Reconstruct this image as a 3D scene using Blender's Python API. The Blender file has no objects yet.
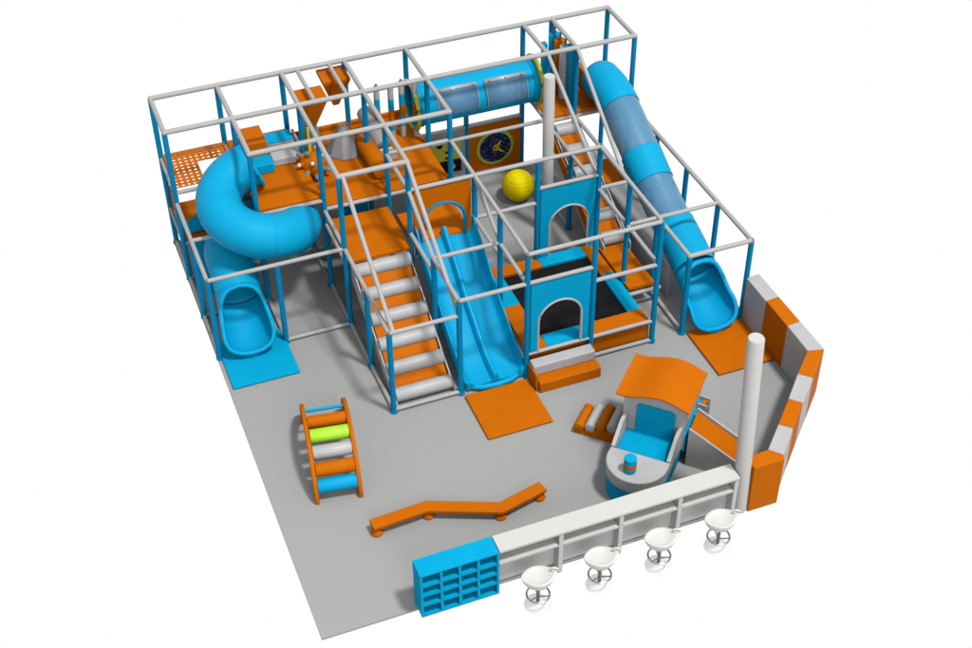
import bpy, bmesh, math, random
from mathutils import Vector, Matrix
random.seed(7)
S = 1.2                       # one frame cell of the play structure, in metres
def P(x, k, z): return Vector((x*S, -k*S, z*S))   # x across, k towards the viewer, z up, all in cells

scene = bpy.context.scene
# ---------------------------------------------------------------- camera, world, key light, exposure
cam_d = bpy.data.cameras.new('camera'); cam = bpy.data.objects.new('camera', cam_d)
scene.collection.objects.link(cam); scene.camera = cam
CY, CP, CR = 0.3694, 0.7087, -0.0077
d = Vector((math.sin(CY)*math.cos(CP), math.cos(CY)*math.cos(CP), -math.sin(CP)))
rt = Vector((math.cos(CY), -math.sin(CY), 0)); up = rt.cross(d)
r2 = rt*math.cos(CR)+up*math.sin(CR); u2 = -rt*math.sin(CR)+up*math.cos(CR)
M = Matrix((r2, u2, -d)).transposed().to_4x4()
M.translation = Vector((-1.9266*S, -18.7294*S, 13.7958*S))
cam.matrix_world = M
cam_d.lens = 1414.1/972*36; cam_d.sensor_width = 36
cam_d.clip_start = 0.5; cam_d.clip_end = 300
world = bpy.data.worlds.new('World'); scene.world = world; world.use_nodes = True
bg = world.node_tree.nodes['Background']; bg.inputs[0].default_value = (1, 1, 1, 1); bg.inputs[1].default_value = 1.0
ld = bpy.data.lights.new('studio_lamp', 'AREA'); ld.shape = 'DISK'; ld.size = 8.0
lo = bpy.data.objects.new('studio_lamp', ld); scene.collection.objects.link(lo)
LD = Vector((0.20, -0.37, 1.0)).normalized(); DIST = 70.0; KEY = 1.50
lo.location = P(3.8, 4, 0) + LD*DIST
lo.rotation_euler = LD.to_track_quat('Z', 'Y').to_euler()
ld.energy = KEY*math.pi**2*DIST**2
ld.color = (1.0, 0.985, 0.96)
fd = bpy.data.lights.new('fill_lamp', 'AREA'); fd.shape = 'DISK'; fd.size = 30.0
fo = bpy.data.objects.new('fill_lamp', fd); scene.collection.objects.link(fo)
FD = Vector((-0.05, -0.88, 0.48)).normalized()
fo.location = P(3.8, 4, 0)+FD*DIST; fo.rotation_euler = FD.to_track_quat('Z', 'Y').to_euler()
fd.energy = 0.50*math.pi**2*DIST**2
scene.view_settings.view_transform = 'Standard'; scene.view_settings.look = 'None'
scene.view_settings.exposure = 0; scene.view_settings.gamma = 1
scene.render.resolution_x = 1024; scene.render.resolution_y = 683
scene.render.engine = 'CYCLES'
scene.cycles.max_bounces = 8; scene.cycles.transparent_max_bounces = 16

# ---------------------------------------------------------------- materials
def mat(name, col, rough=0.5, spec=0.25, var=0.06, bump=0.0, scale=6.0, metal=0.0, alpha=1.0, coat=0.0):
    col = tuple(min(.9, c*1.13) for c in col)
    m = bpy.data.materials.new(name); m.use_nodes = True
    nt = m.node_tree; b = nt.nodes['Principled BSDF']
    b.inputs['Roughness'].default_value = rough; b.inputs['Specular IOR Level'].default_value = spec
    b.inputs['Metallic'].default_value = metal; b.inputs['Alpha'].default_value = alpha
    b.inputs['Coat Weight'].default_value = coat; b.inputs['Coat Roughness'].default_value = 0.15
    tc = nt.nodes.new('ShaderNodeTexCoord'); n = nt.nodes.new('ShaderNodeTexNoise')
    n.inputs['Scale'].default_value = scale; n.inputs['Detail'].default_value = 5
    nt.links.new(tc.outputs['Object'], n.inputs['Vector'])
    r = nt.nodes.new('ShaderNodeMapRange')
    r.inputs['From Min'].default_value = 0.3; r.inputs['From Max'].default_value = 0.7
    r.inputs['To Min'].default_value = 1-var; r.inputs['To Max'].default_value = 1+var
    nt.links.new(n.outputs['Fac'], r.inputs['Value'])
    v = nt.nodes.new('ShaderNodeVectorMath'); v.operation = 'SCALE'
    v.inputs[0].default_value = col
    nt.links.new(r.outputs['Result'], v.inputs['Scale']); nt.links.new(v.outputs[0], b.inputs['Base Color'])
    if bump:
        bp = nt.nodes.new('ShaderNodeBump'); bp.inputs['Strength'].default_value = bump
        n2 = nt.nodes.new('ShaderNodeTexNoise'); n2.inputs['Scale'].default_value = 60
        nt.links.new(tc.outputs['Object'], n2.inputs['Vector'])
        bp.inputs['Distance'].default_value = 0.01
        nt.links.new(n2.outputs['Fac'], bp.inputs['Height']); nt.links.new(bp.outputs[0], b.inputs['Normal'])
    return m
M_FLOOR = mat('grey_floor', (.156, .1585, .1565), .75, .12, .012, .1, 9)
M_ORG = mat('orange_vinyl', (.244, .0595, .0004), .6, .03, .04, .06)
M_BLUE = mat('blue_vinyl', (.0008, .160, .282), .6, .02, .04, .05)
M_BPOST = mat('blue_foam_post', (.0008, .108, .215), .6, .03, .04, .06)
M_BPLA = mat('blue_moulded_plastic', (.0008, .160, .296), .5, .06, .03, 0, 3)
M_BTUB = mat('blue_tube_plastic', (.0008, .160, .282), .5, .06, .03, 0, 3)
M_GRY = mat('grey_vinyl', (.200, .200, .203), .55, .2, .04, .06)
M_RAIL = mat('grey_foam_rail', (.186, .186, .184), .6, .12, .04, .06)
M_ROLL = mat('light_grey_roller_vinyl', (.196, .197, .200), .45, .25, .06, .05, 4)
M_DGR = mat('dark_grey_panel', (.155, .158, .165), .6, .2, .05, .05)
M_MGR = mat('mid_grey_vinyl', (.128, .130, .133), .5, .15, .04, .06)
M_WHT = mat('white_laminate', (.262, .264, .254), .5, .1, .006)
M_WPL = mat('white_moulded_plastic', (.30, .30, .29), .3, .4, .02)
M_POLE = mat('white_column_paint', (.250, .246, .240), .5, .25, .03)
M_BLK = mat('black_trampoline_fabric', (.0035, .0035, .004), .85, .1, .15, .2, 40)
M_CHR = mat('chrome', (.30, .30, .32), .22, .5, .02, 0, 4, metal=1)
M_DST = mat('dark_steel', (.06, .06, .065), .35, .5, .02, 0, 4)
M_YEL = mat('yellow_rubber', (.40, .33, .0), .55, .05, .04)
M_YFL = mat('olive_yellow_flange', (.24, .235, .010), .4, .3, .04)
M_GRN = mat('lime_vinyl', (.17, .33, .01), .45, .25, .04)
M_LGR = mat('lime_ring_print', (.18, .26, .03), .5, .2, .2, 0, 20)
M_CBL = mat('clear_smoky_blue_plastic', (.034, .115, .195), .28, .6, .03, 0, 3, alpha=.86)
M_WIN = mat('tinted_window_plastic', (.075, .17, .28), .4, .3, .03, 0, 3, alpha=.58)
M_STRIP = mat('grey_window_trim', (.16, .17, .18), .4, .3, .03)
M_BASE = mat('frosted_white_base', (.36, .36, .355), .7, .1, .01, alpha=.30)
def starry():
    m = mat('starry_clock_face', (.004, .004, .04), .4, .2)
    nt = m.node_tree; b = nt.nodes['Principled BSDF']
    tc = nt.nodes.new('ShaderNodeTexCoord'); v = nt.nodes.new('ShaderNodeTexVoronoi'); v.inputs['Scale'].default_value = 20
    nt.links.new(tc.outputs['Object'], v.inputs['Vector'])
    cr = nt.nodes.new('ShaderNodeValToRGB'); cr.color_ramp.elements[0].position = .14; cr.color_ramp.elements[1].position = .38
    cr.color_ramp.elements[0].color = (1, 1, 1, 1); cr.color_ramp.elements[1].color = (0, 0, 0, 1)
    nt.links.new(v.outputs['Distance'], cr.inputs[0])
    mx = nt.nodes.new('ShaderNodeMixRGB'); mx.inputs[1].default_value = (.004, .004, .035, 1)
    hs = nt.nodes.new('ShaderNodeMixRGB'); hs.blend_type = 'MULTIPLY'; hs.inputs[0].default_value = 1; hs.inputs[2].default_value = (.24, .26, .50, 1)
    nt.links.new(v.outputs['Color'], hs.inputs[1]); nt.links.new(hs.outputs[0], mx.inputs[2])
    nt.links.new(cr.outputs[0], mx.inputs[0]); nt.links.new(mx.outputs[0], b.inputs['Base Color'])
    return m
M_STAR = starry()

# ---------------------------------------------------------------- builders
ORI = {}
def link(o): scene.collection.objects.link(o)
def finish(bm, smooth):
    bmesh.ops.recalc_face_normals(bm, faces=bm.faces[:])
    if smooth is not None:
        for f in bm.faces: f.smooth = True
        for e in bm.edges:
            if len(e.link_faces) == 2 and e.calc_face_angle(0) > math.radians(smooth): e.smooth = False
def obj(name, bm, m, parent=None, smooth=38, loc=None, label=None, bevel=0, solid=0):
    """link a bmesh written in world coordinates as one object"""
    o0 = ORI[parent.name] if parent else (loc if loc is not None else Vector((0, 0, 0)))
    finish(bm, smooth)
    bmesh.ops.translate(bm, verts=bm.verts[:], vec=-o0)
    me = bpy.data.meshes.new(name); bm.to_mesh(me); bm.free()
    o = bpy.data.objects.new(name, me); me.materials.append(m); link(o)
    if parent: o.parent = parent
    else: o.location = o0
    ORI[o.name] = o0
    if label: o['label'] = label
    if solid:
        md = o.modifiers.new('thick', 'SOLIDIFY'); md.thickness = solid; md.offset = 0
    if bevel:
        md = o.modifiers.new('edge', 'BEVEL'); md.width = bevel; md.segments = 2; md.limit_method = 'ANGLE'; md.angle_limit = math.radians(40)
    return o
def thing(name, label, cat, loc, group=None):
    o = bpy.data.objects.new(name, None); link(o); o.location = loc; o.empty_display_size = .2
    o['label'] = label; o['category'] = cat
    if group: o['group'] = group
    ORI[o.name] = Vector(loc); return o
def tag(o, label, cat, group=None):
    o['label'] = label; o['category'] = cat
    if group: o['group'] = group
    return o
def struct(o): o['kind'] = 'structure'; return o
def B(): return bmesh.new()
def poly_prism(bm, pts, z0, z1):
    """pts: (x,k) outline, extruded in z"""
    a = [bm.verts.new(P(x, k, z0)) for x, k in pts]; b = [bm.verts.new(P(x, k, z1)) for x, k in pts]
    n = len(pts)
    bm.faces.new(a); bm.faces.new(b[::-1])
    for i in range(n): bm.faces.new((a[i], a[(i+1) % n], b[(i+1) % n], b[i]))
    return bm
def box(bm, x0, x1, k0, k1, z0, z1):
    return poly_prism(bm, [(x0, k0), (x1, k0), (x1, k1), (x0, k1)], z0, z1)
def hexa(bm, lo4, hi4):
    a = [bm.verts.new(P(*p)) for p in lo4]; b = [bm.verts.new(P(*p)) for p in hi4]
    bm.faces.new(a); bm.faces.new(b[::-1])
    for i in range(4): bm.faces.new((a[i], a[(i+1) % 4], b[(i+1) % 4], b[i]))
    return bm
def slab(bm, pts3, off):
    """planar outline in 3-D (cells) pushed by off (cells)"""
    off = P(*off); a = [bm.verts.new(P(*p)) for p in pts3]; b = [bm.verts.new(P(*p)+off) for p in pts3]
    n = len(a); bm.faces.new(a); bm.faces.new(b[::-1])
    for i in range(n): bm.faces.new((a[i], a[(i+1) % n], b[(i+1) % n], b[i]))
    return bm
def ring_frame(T):
    T = T.normalized(); ref = Vector((0, 0, 1)) if abs(T.z) < .95 else Vector((0, 1, 0))
    s = T.cross(ref).normalized(); u = s.cross(T).normalized(); return s, u
def sweep(bm, pts, rad, seg=16, cap=True, closed=False):
    """pts world vectors; rad float or list"""
    n = len(pts); rings = []
    for i, p in enumerate(pts):
        if closed: T = pts[(i+1) % n]-pts[i-1]
        else: T = pts[min(i+1, n-1)]-pts[max(i-1, 0)]
        s, u = ring_frame(T); r = rad[i] if isinstance(rad, (list, tuple)) else rad
        rings.append([bm.verts.new(p+s*r*math.cos(a*2*math.pi/seg)+u*r*math.sin(a*2*math.pi/seg)) for a in range(seg)])
    m = n if closed else n-1
    for i in range(m):
        A, C = rings[i], rings[(i+1) % n]
        for a in range(seg): bm.faces.new((A[a], A[(a+1) % seg], C[(a+1) % seg], C[a]))
    if cap and not closed: bm.faces.new(rings[0]); bm.faces.new(rings[-1][::-1])
    return bm
def cyl(bm, a, b, r, seg=16, r1=None):
    return sweep(bm, [P(*a), P(*b)], [r*S, (r1 if r1 is not None else r)*S], seg)
def rcyl(bm, a, b, r, seg=16):
    """cylinder with softened ends"""
    A, C = P(*a), P(*b); D = (C-A).normalized(); e = min(r*S*.16, (C-A).length*.2)
    return sweep(bm, [A, A+D*e*.3, A+D*e, C-D*e, C-D*e*.3, C], [r*S-e, r*S-e*.3, r*S, r*S, r*S-e*.3, r*S-e], seg)
def sphere(bm, c, r, u=20, v=12, sc=(1, 1, 1)):
    bmesh.ops.create_uvsphere(bm, u_segments=u, v_segments=v, radius=r*S,
                              matrix=Matrix.Translation(P(*c)) @ Matrix.Diagonal((*sc, 1)))
    return bm
def lathe(bm, c, prof, seg=32):
    """prof (r,z) cells about the vertical axis at c=(x,k)"""
    rings = []
    for r, z in prof:
        rings.append([bm.verts.new(P(c[0], c[1], z)+Vector((math.cos(a)*r*S, math.sin(a)*r*S, 0))) for a in [i*2*math.pi/seg for i in range(seg)]])
    for A, C in zip(rings, rings[1:]):
        for a in range(seg): bm.faces.new((A[a], A[(a+1) % seg], C[(a+1) % seg], C[a]))
    bm.faces.new(rings[0]); bm.faces.new(rings[-1][::-1]); return bm
def smooth_path(pts, n=8):
    """Catmull-Rom through (x,k,z)"""
    out = []
    q = [Vector(p) for p in pts]; q = [q[0]*2-q[1]]+q+[q[-1]*2-q[-2]]
    for i in range(1, len(q)-2):
        for j in range(n):
            t = j/n; a, b, c, e = q[i-1:i+3]
            out.append(.5*((2*b)+(c-a)*t+(2*a-5*b+4*c-e)*t*t+(3*b-a-3*c+e)*t**3))
    out.append(q[-2]); return out

# ---------------------------------------------------------------- floor
bm = poly_prism(B(), [(-.04, -.03), (7.56, -.03), (7.60, 5.0), (7.66, 5.0), (7.66, 6.80), (6.10, 8.36), (5.6, 8.36), (-.04, 8.36)], -.03, 0)
struct(obj('floor', bm, M_FLOOR))

# ---------------------------------------------------------------- the frame of padded posts and rails, with its decks and panels
H, L1, L2, AR = 2.69, 1.448, 2.2, 1.7
frame = thing('climbing_structure', 'large climbing frame of blue padded posts and light grey top rails carrying orange decks', 'play frame', P(3.75, 2.5, 0))
posts = [(x, k, 0, H) for x in (0, 1, 2, 3, 4, 6, 6.5, 7.5) for k in (0, 1)]
posts += [(1, 2, 0, H), (2, 2, 0, H), (3, 2, 0, H), (4, 2, 0, H), (2, 3, 0, H), (3, 3, 0, H), (5, 0, 0, 1.5)]
posts += [(0, 2, 0, L1), (0, 3, 0, L1), (1, 3, 0, L1), (2, 4, 0, L1), (2, 5, 0, L1), (3, 4, 0, AR), (3, 5, 0, AR),
          (4, 3, 0, L2), (4, 4, 0, L2), (4, 5, 0, L2), (5, 3, 0, L2), (5, 5, 0, L2), (6, 2, 0, L1), (6, 3, 0, L2), (6, 4, 0, L2), (6, 5, 0, L2),
          (6.5, 4, 0, L1), (6.5, 5, 0, L1), (7.5, 2, 0, L1), (7.5, 3, 0, L1), (7.5, 4, 0, L1), (7.5, 5, 0, L1)]
for x, k, z0, z1 in posts:
    b = cyl(B(), (x, k, .035), (x, k, z1-.03), .041, 14)
    po = obj('post', b, M_BPOST, frame)
    b = cyl(B(), (x, k, 0), (x, k, .034), .058, 14)
    obj('foot', b, M_BPOST, po)
R1, R2 = .0385, .0315
rails = []
def rl(x0, k0, z0, x1, k1, z1, r): rails.append(((x0, k0, z0), (x1, k1, z1), r))
rl(0, 0, H, 7.5, 0, H, R1); rl(0, 1, H, 7.5, 1, H, R1); rl(1, 2, H, 4, 2, H, R1); rl(2, 3, H, 3, 3, H, R1)
for x, k1 in ((0, 1), (1, 2), (2, 3), (3, 3), (4, 2), (6, 1), (6.5, 1), (7.5, 1)): rl(x, 0, H-.003, x, k1, H-.003, R1-.002)
rl(2.25, 0, H-.005, 2.25, 1, H-.005, R2); rl(2.75, 0, H-.005, 2.75, 1, H-.005, R2)
# middle level
rl(0, 1, L1, 0, 3, L1, R2); rl(0, 3, L1, 2, 3, L1, R2); rl(0, 2, L1, 1, 2, L1, R2)
rl(2, 2, L1+.02, 4, 2, L1+.02, R2); rl(1, 2, 1.63, 2, 2, 1.63, R2); rl(2, 2, L1, 2, 5, L1, R2); rl(2, 5, L1, 3, 5, L1, R2)
rl(3, 3, L1, 3, 4, L1, R2); rl(4, 1, 1.48, 6, 1, 1.48, R2); rl(6, 0, 1.48, 6, 1, 1.48, R2); rl(6, 1, 1.44, 7.5, 1, 1.44, R2)
rl(6, 1, L1, 6, 5, L1, R2); rl(6.5, 1, L1, 6.5, 5, L1, R2); rl(7.5, 1, L1, 7.5, 5, L1, R1-.003)
rl(6, 2, L1, 6.5, 2, L1, R2); rl(6, 3, L1, 6.5, 3, L1, R2); rl(6, 4, L1, 7.5, 4, L1, R2); rl(6.5, 5, L1, 7.5, 5, L1, R1-.003)
rl(5, 5, L1, 6, 5, L1, R2); rl(4, 3, L1, 5, 3, L1, R2); rl(4, 3, L1, 4, 4, L1, R2)
# upper boxes over the bouncy corner
rl(3, 2, L2, 4, 2, L2, R2); rl(3, 2, L2, 3, 3, L2, R2); rl(3, 3, L2, 6, 3, L2, R2); rl(4, 2, L2, 4, 5, L2, R2)
rl(6, 3, L2, 6, 5, L2, R2); rl(4, 5, L2, 6, 5, L2, R2)
rl(3, 4, AR, 4, 4, AR, R2); rl(3, 5, AR, 4, 5, AR, R2); rl(3, 4, AR, 3, 5, AR, R2); rl(4, 4, AR-.02, 4, 5, AR-.02, R2)
# sloping hand rails
rl(3, 3, L2, 3, 4, AR, R2); rl(4, 3, L2, 4, 4, AR, R2); rl(3, 3, H, 3, 5, L1, R2); rl(2.06, 3, H, 2.06, 5, L1, R2)
rl(6, 1, H, 6, 3, 1.62, R2); rl(6.5, 1, H, 6.5, 2.85, 1.46, R2)
# bottom rails lying on the floor
z = .045
rl(0, 0, z, 0, 3, z, R2); rl(0, 1, z, 1, 1, z, R2); rl(0, 2, z, 1, 2, z, R2); rl(1, 2, z, 1, 3, z, R2); rl(1, 3, z, 2, 3, z, R2); rl(2, 1, z, 2, 5, z, R2)
rl(5, 5, z, 6, 5, z, R2); rl(2, 5, z, 3, 5, z, R2); rl(6.5, 3, z, 6.5, 5, z, R2); rl(7.5, 0, z, 7.5, 5, z, R2); rl(4, 0, z, 6, 0, z, R2); rl(6, 1, z, 6, 2, z, R2)
rl(1, 1, z, 2, 1, z, R2); rl(6, 3.0, .30, 6.5, 3.0, .30, R2)
# bars under deck edges
rl(0, 0, 1.63, 1, 0, 1.63, R2); rl(0, 1, 1.63, 1, 1, 1.63, R2); rl(0, 0, 1.63, 0, 1, 1.63, R2); rl(1, 0, 1.63, 1, 1, 1.63, R2)
rl(0, 1, .70, 1, 1, .70, R2); rl(0, 0, .70, 0, 1, .70, R2); rl(2, 2, 1.2, 2, 3, 1.2, R2)
rl(5, 5, .41, 6, 5, .41, R2); rl(4, 5, .41, 5, 5, .41, .028); rl(4, 3, .30, 4, 5, .30, R2); rl(6, 4.22, .30, 6.5, 4.22, .30, R2)
for a, b, r in rails:
    bm = sweep(B(), [P(*a), P(*b)], r*S, 12, cap=True)
    for e in (a, b): sphere(bm, e, r*1.06, 12, 8)
    obj('rail', bm, M_RAIL, frame, smooth=50)
def deck(x0, x1, k0, k1, z, label=None, m=M_ORG, t=.07):
    return obj('deck', box(B(), x0, x1, k0, k1, z-t, z), m, frame, label=label, bevel=.015)
deck(1.02, 1.98, .0, 1.98, 1.70)
deck(2.0, 2.99, .0, 1.97, 1.515)
deck(3.0, 3.98, .0, 1.97, 1.512)
deck(2.03, 2.97, 2.02, 3.1, 1.285)
deck(3.03, 3.93, 2.25, 3.0, 1.27)
deck(6.02, 7.48, .02, 1.0, 1.53)
deck(6.52, 6.86, 1.62, 2.25, .93, 'orange deck half a level below the stair head')
deck(6.0, 6.44, 3.1, 4.18, .40)
deck(.03, .97, .03, .98, .78)
# low kerb along the back of the decks
obj('kerb_pad', box(B(), 2.0, 3.98, -.03, .035, 1.50, 1.585), M_ORG, frame, bevel=.01)
obj('side_pad', box(B(), 6.90, 6.98, .05, .98, 1.535, 1.86), M_ORG, frame, bevel=.01)
# perforated net deck
def net_deck():
    bm = B(); N = 11; per = 1/N; xs = [0]; 
    for i in range(N): xs += [i*per+per*.26, i*per+per*.74]
    xs.append(1.0)
    def solid(i, j):
        if xs[i] >= .44 and xs[i+1] <= .93 and xs[j] >= .38 and xs[j+1] <= .88: return False
        return not (i % 2 == 1 and j % 2 == 1)
    n = len(xs)-1
    zt, zb = 1.70, 1.692
    V = {}
    def v(i, j, t):
        if (i, j, t) not in V: V[(i, j, t)] = bm.verts.new(P(.02+xs[i]*.96, .02+xs[j]*.96, zt if t else zb))
        return V[(i, j, t)]
    for i in range(n):
        for j in range(n):
            if not solid(i, j): continue
            bm.faces.new((v(i, j, 1), v(i+1, j, 1), v(i+1, j+1, 1), v(i, j+1, 1)))
            bm.faces.new((v(i, j, 0), v(i, j+1, 0), v(i+1, j+1, 0), v(i+1, j, 0)))
            for (di, dj, a, b) in ((-1, 0, (i, j), (i, j+1)), (1, 0, (i+1, j+1), (i+1, j)), (0, -1, (i+1, j), (i, j)), (0, 1, (i, j+1), (i+1, j+1))):
                ii, jj = i+di, j+dj
                if 0 <= ii < n and 0 <= jj < n and solid(ii, jj): continue
                bm.faces.new((v(*a, 1), v(*a, 0), v(*b, 0), v(*b, 1)))
    obj('net_deck', bm, M_ORG, frame, smooth=None, label='orange perforated deck with a square climb-through hole')
net_deck()
# blue slope and side pads below the net deck
slab_pts = [(.08, 1.02, .76), (.92, 1.02, .76), (.92, 1.95, .42), (.08, 1.95, .42)]
obj('slope_pad', slab(B(), slab_pts, (0, 0, -.06)), M_BLUE, frame, bevel=.01)
obj('slope_pad', slab(B(), [(.05, .95, 1.02), (.5, .6, 1.02), (.95, .6, 1.02), (.95, .95, 1.02)], (0, 0, -.2)), M_BLUE, frame, bevel=.01)
obj('side_pad', box(B(), .03, .06, 0.05, .96, .80, 1.15), M_ORG, frame)
# back and inner panels
obj('wall_panel', box(B(), 4.03, 4.98, -.03, .02, .04, .98), M_DGR, frame, label='dark grey panel behind the yellow game board')
obj('wall_panel', box(B(), 5.02, 5.97, -.03, .02, .07, .955), M_ORG, frame, label='orange panel carrying the round star clock')
obj('panel_cap', box(B(), 4.03, 5.97, -.035, .03, .985, 1.02), M_GRY, frame)
obj('wall_panel', box(B(), 1.03, 1.97, .99, 1.02, .08, 1.40), M_DGR, frame)
obj('wall_panel', box(B(), 2.05, 2.45, .95, 1.0, .05, 1.40), M_GRY, frame)
obj('wall_panel', box(B(), 2.45, 2.95, .94, .99, .05, 1.40), M_BLUE, frame, label='blue panel under the deck')
obj('wall_panel', box(B(), 3.03, 3.95, .95, 1.0, .05, 1.40), M_GRY, frame)
obj('wall_panel', box(B(), 6.66, 6.69, 1.4, 4.2, .02, .62), M_GRY, frame, label='low grey panel beside the stair')
# panels with an arched opening
def arch_panel(x0, x1, k, z0, z1, ax0, ax1, az0, az1, m, rim, name='arch_panel', th=.03, label=None, rimr=.018):
    bm = B(); n = 20; cx = (ax0+ax1)/2; r = (ax1-ax0)/2; ry = min(r, (az1-az0)*.75)
    arch = [(ax0, az0)]+[(cx-r*math.cos(math.pi*i/n), az1-ry+ry*math.sin(math.pi*i/n)) for i in range(n+1)]+[(ax1, az0)]
    out = [(x0, z0)]
    for i in range(n+1):      # matching outer points
        t = i/n
        if t < .25: out.append((x0, z0+(z1-z0)*(.4+.6*t/.25)))
        elif t <= .75: out.append((x0+(x1-x0)*(t-.25)/.5, z1))
        else: out.append((x1, z1-(z1-z0)*.6*(t-.75)/.25))
    out.append((x1, z0))
    F = []
    for kk in (k-th/2, k+th/2):
        A = [bm.verts.new(P(x, kk, z)) for x, z in arch]; O = [bm.verts.new(P(x, kk, z)) for x, z in out]
        for i in range(len(A)-1): bm.faces.new((A[i], A[i+1], O[i+1], O[i]))
        F.append((A, O))
    (A, O), (A2, O2) = F
    for i in range(len(A)-1):
        bm.faces.new((A[i], A[i+1], A2[i+1], A2[i])); bm.faces.new((O[i], O[i+1], O2[i+1], O2[i]))
    bm.faces.new((A[0], O[0], O2[0], A2[0])); bm.faces.new((A[-1], O[-1], O2[-1], A2[-1]))
    p = obj(name, bm, m, frame, smooth=None, label=label)
    obj('arch_rim', sweep(B(), [P(x, k+.012, z) for x, z in arch], rimr*S, 10), rim, p)
    return p
arch_panel(5.05, 5.95, 3, .06, 1.66, 5.20, 5.84, .06, 1.28, M_BLUE, M_GRY, label='blue arched doorway panel behind the trampoline')
arch_panel(4.05, 4.95, 5, .42, 1.66, 4.17, 4.83, .44, 1.28, M_BLUE, M_GRY, label='blue arched doorway panel above the entry step')
arch_panel(3.06, 3.94, 3, 1.0, 2.16, 3.16, 3.84, 1.18, 1.86, M_ORG, M_BPOST, label='orange panel with a blue rimmed arch at the slide head', rimr=.026)
obj('rail', cyl(B(), (5, 3, AR), (6, 3, AR), R2, 12), M_RAIL, frame); obj('rail', cyl(B(), (4, 5, AR), (5, 5, AR), R2, 12), M_RAIL, frame)

# ---------------------------------------------------------------- round clock and game board
ck = thing('wall_clock', 'round starry blue play clock with lime rim on the orange back panel', 'clock', P(5.5, .03, .5))
def disc(bm, c, r, k0, k1, seg=40):
    return cyl(bm, (c[0], k0, c[1]), (c[0], k1, c[1]), r, seg)
cc = (5.50, .50)
obj('rim', disc(B(), cc, .335, .024, .040), M_LGR, ck)
obj('face', disc(B(), cc, .280, .042, .050), M_STAR, ck)
def hand(a, l, w):
    dx, dz = math.cos(a), math.sin(a); nx, nz = -dz*w, dx*w
    return slab(B(), [(cc[0]-nx, .054, cc[1]-nz), (cc[0]+dx*l*.5-nx*.8, .054, cc[1]+dz*l*.5-nz*.8), (cc[0]+dx*l, .054, cc[1]+dz*l), (cc[0]+dx*l*.5+nx*.8, .054, cc[1]+dz*l*.5+nz*.8), (cc[0]+nx, .054, cc[1]+nz)], (0, .008, 0))
obj('hand', hand(math.radians(48), .17, .022), M_YEL, ck); obj('hand', hand(math.radians(-38), .23, .02), M_YEL, ck)
obj('hub', disc(B(), cc, .06, .063, .072), M_YFL, ck); obj('boss', disc(B(), (cc[0]-.02, cc[1]), .03, .073, .080), M_ORG, ck)
gb = thing('game_board', 'yellow and black play board with round knobs on the grey back panel', 'game board', P(4.5, .03, .2))
obj('board', box(B(), 4.12, 4.88, .024, .045, .20, .86), M_YFL, gb, bevel=.006)
obj('border', box(B(), 4.12, 4.88, .047, .056, .20, .44), M_BLK, gb)
for q, (x, z_) in enumerate(((4.5, .77), (4.35, .62), (4.62, .62), (4.35, .50), (4.62, .50), (4.48, .32), (4.72, .32))):
    obj('knob', disc(B(), (x, z_), .05 if q in (0, 5, 6) else .022, .058, .070, 18), M_BLK if q < 5 else M_YFL, gb)

# ---------------------------------------------------------------- roller stairs
def stair(name, label, x0, x1, k0, k1, z0, z1, n, r, loc, cat='stairs'):
    t = thing(name, label, cat, loc)
    for i in range(n):
        f = (i+.5)/n; k = k0+(k1-k0)*f; z = z0+(z1-z0)*f
        f0 = i/n; f1 = (i+1)/n
        obj('roller', rcyl(B(), (x0+.02, k, z), (x1-.02, k, z), r, 24), M_ROLL, t)
        # padded tread behind each roller
        ka, kb = k0+(k1-k0)*f, k0+(k1-k0)*(f1+.5/n) if i < n-1 else k1+.02
        za, zb = z0+(z1-z0)*f, z0+(z1-z0)*(f1+.5/n)
        if i < n-1: obj('tread', slab(B(), [(x0+.04, ka+r*.2, za-r*.15), (x1-.04, ka+r*.2, za-r*.15), (x1-.04, kb, zb-r*.5), (x0+.04, kb, zb-r*.5)], (0, -.03, -.05)), M_ORG, t)
    for x, s in ((x0, 1), (x1, -1)):
        obj('side_panel', slab(B(), [(x, k0-.02, z0-.02), (x, k1-.03, z1+.05), (x, k1+.02, .01), (x, k1-.25, .01), (x, k0-.02, z0-.35)], (.018*s, 0, 0)), M_GRY if s == 1 else M_GRY, t)
    return t
stair('roller_stairs', 'wide stair of six grey rollers and orange treads left of the double slide', 2.06, 2.94, 3.02, 4.98, 1.24, .02, 6, .105, P(2.5, 4.9, 0))
t2 = stair('roller_stairs', 'narrow stair of grey rollers and orange treads beside the long right tube slide', 6.04, 6.46, 1.05, 3.25, 1.48, .42, 6, .105, P(6.25, 3.2, 0))
obj('side_board', slab(B(), [(6.02, 1.05, 1.44), (6.02, 3.1, .42), (6.02, 3.1, .20), (6.02, 1.05, 1.24)], (-.02, 0, 0)), M_ORG, t2)
obj('side_board', slab(B(), [(6.5, 1.05, 1.44), (6.5, 3.2, .42), (6.5, 3.2, .1), (6.5, 1.05, 1.14)], (.02, 0, 0)), M_GRY, t2)

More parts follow.
